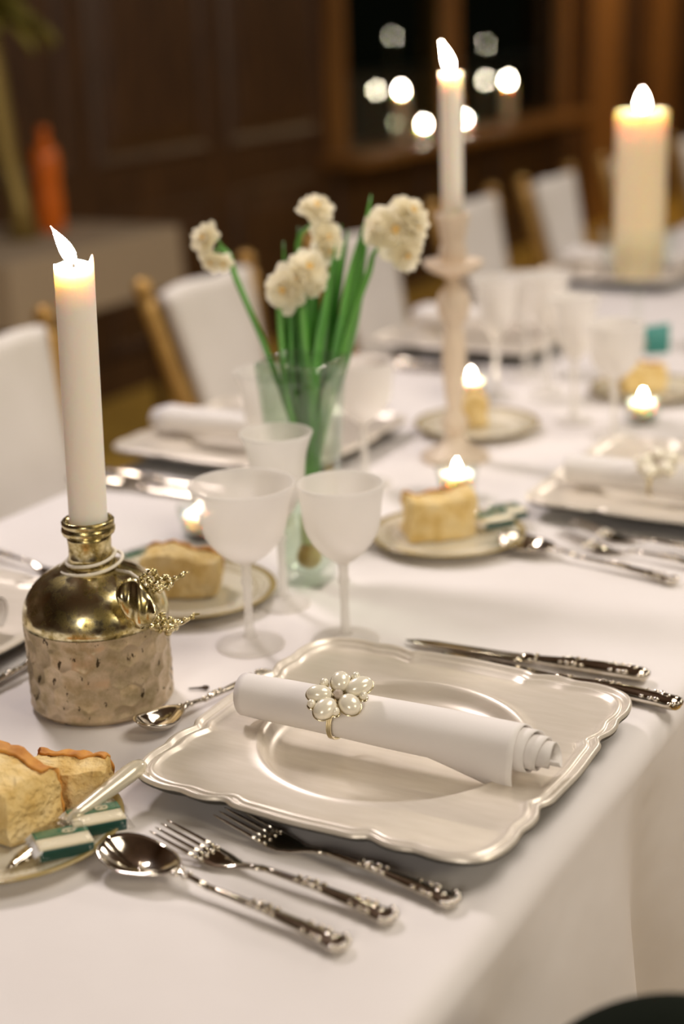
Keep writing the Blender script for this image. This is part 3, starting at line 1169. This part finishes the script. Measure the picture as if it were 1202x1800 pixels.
def hammered(r, a, z):
    row = z / .0185
    best = 9
    for rj in (math.floor(row) - 1, math.floor(row), math.floor(row) + 1):
        cz = (rj + .5) * .0185
        ncell = 20
        sh_ = (.5 if rj % 2 else 0)
        u = a / (2 * PI) * ncell - sh_
        ci = round(u)
        jx = noise.noise(Vector((ci % ncell, rj, 3.3))) * .25
        jz = noise.noise(Vector((ci % ncell, rj, 8.1))) * .004
        da = (u - ci - jx) * (2 * PI / ncell) * r
        dz = z - cz - jz
        best = min(best, (da * da + dz * dz) ** .5)
    e = min(1, best / .0125)
    fade = min(1, (z - .004) / .008) * min(1, max(0, (.0835 - z) / .010))
    return r - fade * .0024 * (1 - e ** 2.0)


rings = []
for r, z in rows:
    rings.append([(hammered(r, 2 * PI * i / NR, z) * math.cos(2 * PI * i / NR), hammered(r, 2 * PI * i / NR, z) * math.sin(2 * PI * i / NR), z) for i in range(NR)])
lo = [[(r * math.cos(2 * PI * i / NR), r * math.sin(2 * PI * i / NR), z) for i in range(NR)] for r, z in bprof]
obj('hammered_side', MB().loft(lo + rings, True, False), M_MERCH, bt)
sp_ = [(.0665, .084), (.0664, .088), (.0657, .093), (.0638, .100), (.0600, .108), (.0545, .1155), (.047, .122), (.038, .1275), (.029, .1318), (.0235, .1345), (.0208, .1375)]
obj('shoulder', MB().lathe(sp_, 96, ), M_MERC, bt)
obj('neck', MB().lathe([(.0208, .1375), (.0197, .142), (.0193, .150), (.0197, .158), (.0210, .1625)], 64), M_MERC, bt)
obj('lip', MB().lathe([(.0210, .1625), (.0232, .1635), (.0243, .1665), (.0238, .1695), (.0225, .171), (.0236, .1725), (.0238, .1750), (.0222, .1768), (.0200, .1765), (.0185, .172), (.0182, .150)], 64), M_MERC, bt)
# cord: two loops about the neck
for (z, r, tl_) in ((.1400, .0222, .0035), (.1345, .0285, .004)):
    obj('cord_loop', MB().tube([(r * math.cos(a) , r * math.sin(a), z + tl_ * math.sin(a + .6) + .0004 * math.sin(3 * a)) for a in [2 * PI * i / 60 for i in range(61)]], .0016, 7, cap=False), M_CORD, bt)
dB = depth(BP + Vector((0, 0, .1)))


def bl_(px, py, off):
    return at_d(px, py, dB + off) - BP


obj('cord_tail', MB().tube([bl_(205, 1002, -.03), bl_(228, 1006, -.05), bl_(245, 1018, -.062), bl_(255, 1030, -.066)], .0014, 7), M_CORD, bt)
# silvered leaf and berry charms on the cord
random.seed(11)
for (px, py, r_, n_, off, nm) in ((272, 1023, 25, 44, -.062, 'berry_sprig'), (290, 1096, 23, 34, -.058, 'berry_sprig')):
    b_ = MB()
    for k in range(n_):
        a = random.uniform(0, 2 * PI)
        rr = r_ * random.random() ** .5
        b_.ell(bl_(px + rr * math.cos(a) * 1.15, py + rr * math.sin(a) * .75, off + random.uniform(-.006, .006)), random.uniform(.0020, .0034), None, 8, 6)
    o = obj(nm, b_, M_MERC, bt)
    o['kind'] = 'stuff'
    st = MB()
    st.tube([bl_(px - 8, py + 4, off), bl_(px + 14, py + 3, off), bl_(px + 30, py, off), bl_(px + 42, py - 8, off + .002), bl_(px + 50, py - 16, off), bl_(px + 61, py - 17, off)], [.0013, .0014, .0015, .0016, .0013, .0007], 7)
    for k in range(3):
        st.ell(bl_(px + 24 + 12 * k, py - 3 - 4 * k, off - .002), (.0028, .0022, .0022), None, 8, 6)
    obj('sprig_stem', st, M_MERC, o)['kind'] = 'stuff'


def leaf_charm(u, v):
    k = u
    wv = math.sin(PI * min(1, k * .93 + .05)) ** .8 * .021
    c0 = bl_(206, 1044, -.060)
    c1 = bl_(276, 1078, -.072)
    ax = c1 - c0
    sd = Vector(UP) * 1.0
    p_ = c0 + ax * k + sd * (v - .5) * 2 * wv - FW * (.006 * (1 - (2 * v - 1) ** 2) + .002 * math.sin(k * 14))
    return p_


obj('leaf_charm', MB().grid(leaf_charm, 18, 8), M_MERC, bt, solid=.0014)

# the taper candle in it
ct = thing('taper_candle', 'tall ivory taper candle with a leaning flame standing in the speckled bottle', 'candle', BP + Vector((0, 0, .150)))
tilt = RT * .0075
cprof = []
NS_ = 40
rings = []
H_ = .2545
for i in range(26):
    k = i / 25
    rings.append([(.0172 * math.cos(2 * PI * j / NS_) + tilt.x * k, .0172 * math.sin(2 * PI * j / NS_) + tilt.y * k, H_ * k) for j in range(NS_)])


def spur(a):
    d = math.atan2(math.sin(a - .515), math.cos(a - .515))
    return .0062 * math.exp(-(d / .28) ** 2) + .0012 * math.sin(3 * a + 1)


for rr, dz in ((.0168, .0012), (.0158, .0008), (.0146, -.0015), (.010, -.004), (.001, -.005)):
    rings.append([(rr * math.cos(2 * PI * j / NS_) + tilt.x, rr * math.sin(2 * PI * j / NS_) + tilt.y, H_ + dz + (spur(2 * PI * j / NS_) if rr > .0145 else 0)) for j in range(NS_)])
obj('wax_column', MB().loft(rings), M_WAX, ct)
ctop = Vector((tilt.x, tilt.y, H_ - .005))
obj('wick', MB().tube([ctop, ctop + Vector((-.0005, 0, .006)), ctop + Vector((-.003, -.0015, .011))], .0011, 6), M_WICK, ct)
ln_ = RT * -.0165
obj('flame', flame_mb(.032, .0062, (ln_.x, ln_.y)), M_FLAME, ct, loc=ctop + Vector((-.0005, 0, .006)))

# dried bud
cb = at_z(350, 1210, .002)
d_ = thing('dried_bud', 'tiny dark dried bud lying on the cloth between the bottle and the front charger', 'dried bud', (cb.x, cb.y, T + EPS), .5)
obj('stalk', MB().tube([(-.010, 0, .0015), (-.002, .0005, .0016), (.004, 0, .002)], [.0008, .001, .0015], 7), M_CLOVE, d_)
obj('bud_head', MB().ell((.006, 0, .0022), (.0038, .0024, .0021), None, 10, 6), M_CLOVE, d_)

# ================================================================== glass vase with narcissi
VC = Vector((-.2865, .345, T + EPS))
VD = depth(VC)
vt = thing('glass_vase', 'square tapered clear glass vase holding the narcissi, behind the frosted goblets', 'vase', VC, math.atan2(RT.y, RT.x) - math.radians(22.5))


def sq(hw, z, r=.004, n=5):
    o = []
    for cx_, cy_, a0 in ((hw - r, hw - r, 0), (-hw + r, hw - r, PI / 2), (-hw + r, -hw + r, PI), (hw - r, -hw + r, 1.5 * PI)):
        for i in range(n):
            a = a0 + PI / 2 * i / (n - 1)
            o.append((cx_ + r * math.cos(a), cy_ + r * math.sin(a), z))
    return o


HV = .252
vr = [sq(.020, 0), sq(.0235, .002)] + [sq(.024 + .0145 * (z / HV) ** 1.2, z) for z in (.03, .08, .13, .18, .225)] + [sq(.0385, HV - .001), sq(.0378, HV), sq(.0362, HV - .001)]
vr += [sq(.0212 + .0145 * (z / HV) ** 1.2, z, .003) for z in (.225, .18, .13, .08, .03)] + [sq(.019, .016, .003), sq(.012, .014, .003)]
obj('glass_body', MB().loft(vr), M_VASE, vt)

nt = thing('narcissus_plant', 'cream double narcissi with long green leaves and a bulb standing in the glass vase', 'flowers', VC)


def vp(px, py, off=0.0):
    return at_d(px, py, VD + off) - VC


obj('bulb', MB().lathe([(.0, .016), (.007, .017), (.0125, .022), (.0145, .029), (.012, .037), (.008, .045), (.005, .052), (.0, .056)], 24), M_BULB, nt)
obj('pale_shoot', MB().tube([(0, 0, .045), (-.001, .001, .075), vp(543, 905, 0), vp(541, 872, 0)], [.009, .0085, .006, .003], 12), M_BULBW, nt)


def spline(pts, n=24):
    pts = [Vector(q) for q in pts]
    P_ = [pts[0] * 2 - pts[1]] + pts + [pts[-1] * 2 - pts[-2]]
    out = []
    m_ = len(pts) - 1
    for i in range(n + 1):
        u = i / n * m_
        k = min(int(u), m_ - 1)
        f = u - k
        a, b, c_, d__ = P_[k:k + 4]
        out.append(.5 * ((2 * b) + (-a + c_) * f + (2 * a - 5 * b + 4 * c_ - d__) * f * f + (-a + 3 * b - 3 * c_ + d__) * f ** 3))
    return out


def leaf(path, wd, tw=0.0):
    pts = spline(path, 22)
    vs = []
    for i, q in enumerate(pts):
        k = i / 22
        t_ = (pts[min(i + 1, 22)] - pts[max(i - 1, 0)]).normalized()
        s_ = (RT * math.cos(tw + k * .5) + FW * math.sin(tw + k * .5))
        s_ = (s_ - t_ * s_.dot(t_)).normalized()
        nn = t_.cross(s_)
        h_ = wd * (1 - max(0, (k - .55) / .45) ** 2.0) * (.6 + .4 * min(1, k * 4)) + .0004
        vs += [q - s_ * h_ + nn * h_ * .3, q, q + s_ * h_ + nn * h_ * .3]
    fs = []
    for i in range(22):
        for j in range(2):
            fs.append((i * 3 + j, i * 3 + j + 1, i * 3 + j + 4, i * 3 + j + 3))
    obj('leaf', MB().add(vs, fs), M_LEAF, nt, solid=.0012)


B0 = Vector((0, 0, .05))
for (m1, m2, m3, tip, wd, off, tw) in (
        ((552, 800), (600, 640), (634, 470), (652, 342), .0052, .004, .2), ((556, 800), (592, 640), (615, 500), (640, 392), .0056, -.006, .5),
        ((548, 800), (570, 640), (590, 520), (612, 404), .0062, .010, .1), ((545, 800), (560, 640), (575, 540), (590, 430), .0060, -.008, .4),
        ((545, 800), (548, 640), (552, 540), (560, 440), .0062, .002, .0), ((540, 800), (530, 640), (528, 540), (524, 398), .0056, .012, .3),
        ((538, 800), (512, 640), (505, 540), (498, 424), .0052, .008, .6), ((550, 800), (580, 640), (606, 540), (628, 440), .0056, .014, .9),
        ((552, 800), (540, 650), (538, 560), (546, 470), .0064, -.010, .2), ((546, 800), (520, 660), (516, 560), (512, 452), .0052, -.004, .8),
        ((556, 800), (605, 640), (630, 540), (643, 430), .0050, .018, .4), ((550, 800), (566, 640), (582, 500), (600, 395), .0052, .020, .1)):
    wd *= 1.3
    leaf([B0, vp(*m1, off), vp(*m2, off), vp(*m3, off), vp(*tip, off)], wd, tw)


def petal(c, d, up, ln, wd, cup, mb, ph=0):
    s_ = d.cross(up).normalized()

    def fn(u, v):
        k = v
        h_ = wd * math.sin(PI * (.12 + .80 * k) ** .9) ** .7
        q = c + d * (ln * k) + s_ * ((2 * u - 1) * h_) + up * (cup * ln * k * k + .10 * ln * (2 * u - 1) ** 2 + .06 * ln * math.sin(u * 6 + ph * 2.1 + k * 4))
        return q
    mb.grid(fn, 6, 6)


def floret(parent, c, face, size, ph):
    face = face.normalized()
    a1 = face.orthogonal().normalized()
    a2 = face.cross(a1)
    mb = MB()
    for ring_, (n_, ln, cup, h0, wd) in enumerate(((6, 1.08, .02, -.08, .50), (6, .86, .26, .02, .46), (5, .62, .55, .10, .38), (4, .40, .85, .16, .28))):
        for k in range(n_):
            a = 2 * PI * k / n_ + ring_ * .5 + ph
            d = a1 * math.cos(a) + a2 * math.sin(a)
            petal(c + face * (h0 * size), d, face, ln * size * random.uniform(.88, 1.15), wd * size, cup + random.uniform(-.12, .12), mb, ph + k)
    o = obj('floret', mb, M_PETAL, parent)
    mo = MB()
    for k in range(4):
        a = 2 * PI * k / 4 + ph * 2
        d = a1 * math.cos(a) + a2 * math.sin(a)
        petal(c + face * (.24 * size), d, face, .17 * size, .09 * size, 1.2, mo, k)
    return o, mo


toC = -FW
for path, fl_, off in (
        ([(545, 850), (520, 760), (470, 620), (432, 530), (412, 482), (404, 450), (392, 436)], ((363, 420, -.7, .15, 26), (372, 460, -.35, -.5, 17), (392, 462, .1, -.6, 15)), -.012),
        ([(545, 850), (540, 700), (536, 560), (524, 460), (528, 415), (545, 398)], ((555, 368, .2, .7, 29), (572, 418, .5, .0, 27), (576, 440, .5, -.4, 20)), .010),
        ([(542, 850), (505, 700), (494, 600), (491, 540), (495, 520)], ((502, 508, -.35, -.25, 33), (541, 474, .25, .3, 32), (520, 494, .0, .1, 26)), -.022),
        ([(545, 850), (545, 700), (535, 600), (531, 540), (530, 515)], ((548, 500, .3, -.5, 20),), -.014),
        ([(548, 850), (596, 640), (630, 530), (648, 480), (655, 450), (664, 436)], ((692, 404, .1, -.1, 40), (720, 376, .6, .55, 30), (712, 446, .5, -.6, 27), (664, 400, -.6, .2, 27), (728, 404, .9, .1, 22)), -.008)):
    pts = spline([B0] + [vp(a, b, off) for a, b in path], 30)
    st = obj('flower_stem', MB().tube(pts, [.0036] * 24 + [.0032, .003, .0028, .0026, .0024, .0022, .002], 10, flat=.7), M_STEM, nt)
    sm = MB()
    am = MB()
    for k, (px, py, fx, fy, r_) in enumerate(fl_):
        c = vp(px, py, off - .012)
        face = toC * .8 + RT * fx + UP * fy
        sz = r_ * 1.16 / FPX * VD
        o, mo = floret(st, c, face, sz, k * 1.3 + px * .01)
        am.add(mo.v, mo.f)
        pc = c - face.normalized() * sz * .35
        sm.tube(spline([pts[-1], (pts[-1] + pc) / 2 + Vector((0, 0, .006)), pc, c], 8), .0013, 7)
        sm.ell(pc, .0028, None, 8, 6)
    obj('flower_stalks', sm, M_STEM, st)['kind'] = 'stuff'
    obj('amber_centres', am, M_PETALO, st, solid=.0006)['kind'] = 'stuff'

# ================================================================== tall glass candlestick with candle
kp = at_z(800, 806, 0)
kd = depth(kp)
u_ = kd / FPX
kt = thing('glass_candlestick', 'tall cloudy glass candlestick with a wide drip dish, right of the vase', 'candlestick', (kp.x, kp.y, T + EPS))
obj('base', MB().lathe([(0, 0), (.046, 0), (.048, .003), (.046, .007), (.036, .012), (.022, .020), (.013, .032), (.011, .036), (.0, .037)], 48), M_BISQ, kt)
obj('stem', MB().lathe([(.010, .035), (.017, .044), (.019, .052), (.015, .062), (.010, .068), (.0125, .085), (.015, .11), (.0165, .14), (.016, .165), (.0135, .18), (.011, .188), (.017, .194), (.021, .205), (.0235, .217), (.021, .229), (.014, .238), (.010, .246), (.009, .254)], 32), M_BISQ, kt)
obj('drip_dish', MB().lathe([(.008, .253), (.020, .258), (.036, .266), (.041, .273), (.0405, .2755), (.036, .271), (.018, .264), (.006, .263)], 48), M_BISQ, kt)
obj('socket', MB().lathe([(.009, .262), (.014, .268), (.018, .278), (.0185, .292), (.015, .300), (.0175, .308), (.019, .320), (.0225, .334), (.0232, .338), (.020, .338), (.016, .330), (.0005, .328)], 32), M_BISQ, kt)


def plain_candle(name, label, loc, r, h, wax, fh=.030, fr=.006, lean=(0, 0), pool=.006):
    t = thing(name, label, 'candle', loc)
    pr = [(0, 0), (r, 0), (r, h * .25), (r, h * .5), (r, h * .75), (r, h - .003), (r * .97, h), (r * .90, h - .0005), (r * .72, h - pool), (0, h - pool * 1.2)]
    obj('wax_column', MB().lathe(pr, 40), wax, t)
    obj('wick', MB().tube([(0, 0, h - pool * 1.3), (0, 0, h + .006)], .0011, 6), M_WICK, t)
    obj('flame', flame_mb(fh, fr, lean), M_FLAME, t, loc=(0, 0, h + .002))
    return t


lk = RT * -.012
plain_candle('taper_candle', 'tall white taper candle burning in the glass candlestick right of the vase', (kp.x, kp.y, T + EPS + .329), .0145, .190, M_WAX, .036, .0065, (lk.x, lk.y), .002)

# ================================================================== pillar candle on a glass pedestal
pp = at_z(1118, 610, 0)
gt = thing('glass_pedestal', 'clear glass footed bowl carrying the pillar candle', 'candle holder', (pp.x, pp.y, T + EPS))
obj('bowl', MB().lathe([(.006, .115), (.03, .122), (.056, .142), (.066, .170), (.072, .215), (.0735, .2165), (.0705, .215), (.0635, .171), (.053, .147), (.03, .1285), (.0005, .1275)], 48), M_GLASS, gt)
obj('stem', MB().lathe([(.0055, .118), (.012, .112), (.016, .102), (.009, .092), (.0065, .075), (.008, .05), (.013, .038), (.008, .026), (.010, .016)], 28), M_GLASS, gt)
obj('foot', MB().lathe([(0, 0), (.052, 0), (.053, .003), (.045, .006), (.018, .013), (.009, .018), (0, .019)], 48), M_GLASS, gt)
plain_candle('pillar_candle', 'thick cream pillar candle glowing on the glass pedestal', (pp.x, pp.y, T + EPS + .129), .044, .285, M_WAXY, .034, .009, (0, 0), .016)

# ================================================================== chairs across the table
for k, (y, x, rz, lab) in enumerate(((.85, -.92, .0, 'white covered gilt chair at the left frame edge beside the taper candle'),
                                     (1.497, -.92, .0, 'white covered gilt chair between the taper candle and the vase'),
                                     (2.12, -.92, .0, 'white covered gilt chair right behind the narcissi'),
                                     (2.73, -.92, .0, 'white covered gilt chair behind the glass candlestick'),
                                     (3.30, -.92, .0, 'white covered gilt chair between the candlestick and the pillar candle'),
                                     (3.94, -.92, .0, 'white covered gilt chair directly behind the pillar candle'),
                                     (4.64, -.92, .0, 'white covered gilt chair farthest along, at the right frame edge'))):
    put('chair', chair, (x, y, 0), rz, lab, 'white covered chairs across the table')

# dark chair back at the near side
dp = at_d(1185, 1775, .90)
dz = dp.z
drz = math.atan2(RT.y, RT.x) + PI / 2
dk = thing('dark_chair', 'dark green round-backed chair at the lower right corner, beside the tablecloth', 'chair', (dp.x, dp.y, 0), drz + PI)
rings = []
for i in range(11):
    b = PI * i / 10
    xo = -.028 * math.cos(b)
    g = .86 + .14 * math.sin(b) ** .6
    ring = []
    for j in range(49):
        a = PI * j / 48
        cx_, sy_ = -math.cos(a), math.sin(a)
        ring.append((xo, .105 * g * cx_, dz - .115 + .115 * g * sy_))
    ring = [(xo, -.105 * g, .46)] + ring + [(xo, .105 * g, .46)]
    rings.append(ring)
obj('back', MB().loft(rings), M_DARK, dk)
obj('seat', MB().box((0, 0, 0), (.30, .27, .07)), M_DARK, dk, bevel=.03, loc=(.135, 0, .43))
for sx in (.02, .25):
    for sy in (-.10, .10):
        obj('leg', MB().tube([(sx, sy, 0), (sx, sy, .41)], [.012, .018], 10), M_WOOD, dk)

# ================================================================== background: sill candles, sideboard
for y, r_, h_, lab in ((5.72, .028, .225, 'left tall candle burning on the window sill'), (6.97, .030, .20, 'right tall candle burning on the window sill')):
    plain_candle('sill_candle', lab, (XW + .048, y, WZ0), r_, h_, M_WAXY, .034, .0085)
for y, r_, h_, lab in ((5.94, .030, .055, 'short candle on the window sill, left of the mullion'), (6.40, .030, .045, 'short candle on the window sill, right of the mullion')):
    plain_candle('votive_candle', lab, (XW + .055, y, WZ0), r_, h_, M_WAX, .026, .008)

sb = thing('side_table', 'small side table under a white cloth by the dark panelled wall at the left', 'table', (XW + .36, 2.62, 0))
for sx in (-.22, .22):
    for sy in (-.34, .34):
        obj('leg', MB().tube([(sx, sy, 0), (sx, sy, .68)], [.018, .026], 10), M_WOOD, sb)
obj('table_top', MB().box((0, 0, .69), (.56, .80, .03)), M_WOOD, sb, smooth=False, bevel=.006)
obj('table_cloth', MB().loft([[(sx * .285 * q, sy * .405 * q, z) for sx, sy in ((-1, -1), (1, -1), (1, 1), (-1, 1))] for q, z in ((1.02, .52), (1.0, .706), (.99, .7085), (.001, .709))], False, False), M_RUNNER, sb, smooth=False)
pv = at_d(38, 372, 4.72)
tv = thing('foliage_stand', 'tall slender brass stand crowned with yellow green leaves on the side table', 'vase', (pv.x, pv.y, .7095))
obj('stand_stem', MB().tube([(0, 0, 0), (-.005, 0, .1), (-.03, -.01, .25), (-.045, -.015, .42), (-.05, -.02, .62), (-.05, -.02, .80)], [.05, .03, .034, .04, .034, .03], 14), M_STAND, tv)
random.seed(5)
for k in range(46):
    a = random.uniform(0, 2 * PI)
    el = random.uniform(-.5, .9)
    d = Vector((math.cos(a) * math.cos(el), math.sin(a) * math.cos(el), math.sin(el)))
    c = Vector((-.05, -.02, .665)) + d * random.uniform(.02, .10)
    mb = MB()
    petal(c, (d + Vector((0, 0, -.3))).normalized(), Vector((.1, .1, 1)).normalized(), random.uniform(.09, .14), .030, -.3, mb, k)
    obj('leaf', mb, M_FOLI, tv, solid=.002)
po = at_d(84, 330, 4.85)
ob = thing('amber_bottle', 'tall orange glass bottle standing on the side table at the left', 'bottle', (po.x, po.y, .7095))
obj('glass_body', MB().lathe([(0, 0), (.04, 0), (.044, .006), (.044, .10), (.040, .14), (.043, .18), (.044, .225), (.036, .255), (.016, .272), (.015, .295)], 32), M_ORANGE, ob)
obj('stopper', MB().lathe([(0, .292), (.017, .292), (.019, .30), (.017, .318), (0, .322)], 20), M_ORANGE, ob)

# another laid table far down the room: its three candles show as dim lights mirrored in the night window
ft = thing('far_table', 'table under a white cloth far down the room, its candles mirrored in the window', 'table', (.25, 13.7, 0))
obj('table_cloth', MB().loft([[(.45 * q * sx, 2.3 * q2 * sy, z) for sx, sy in ((-1, -1), (1, -1), (1, 1), (-1, 1))] for q, q2, z in ((1.08, 1.02, .02), (1, 1, .72), (.99, .995, .75), (.001, .001, .751))], False, False), M_FABRIC, ft, smooth=False)
for y, h_, lab in ((11.9, .30, 'first candle on the far table, mirrored uppermost left in the window'), (13.9, .155, 'second candle on the far table, mirrored above the right sill candle'), (15.45, .13, 'third candle on the far table, mirrored rightmost in the window')):
    plain_candle('taper_candle', lab, (.2, y, .752), .022, h_, M_WAXY, .030, .007)
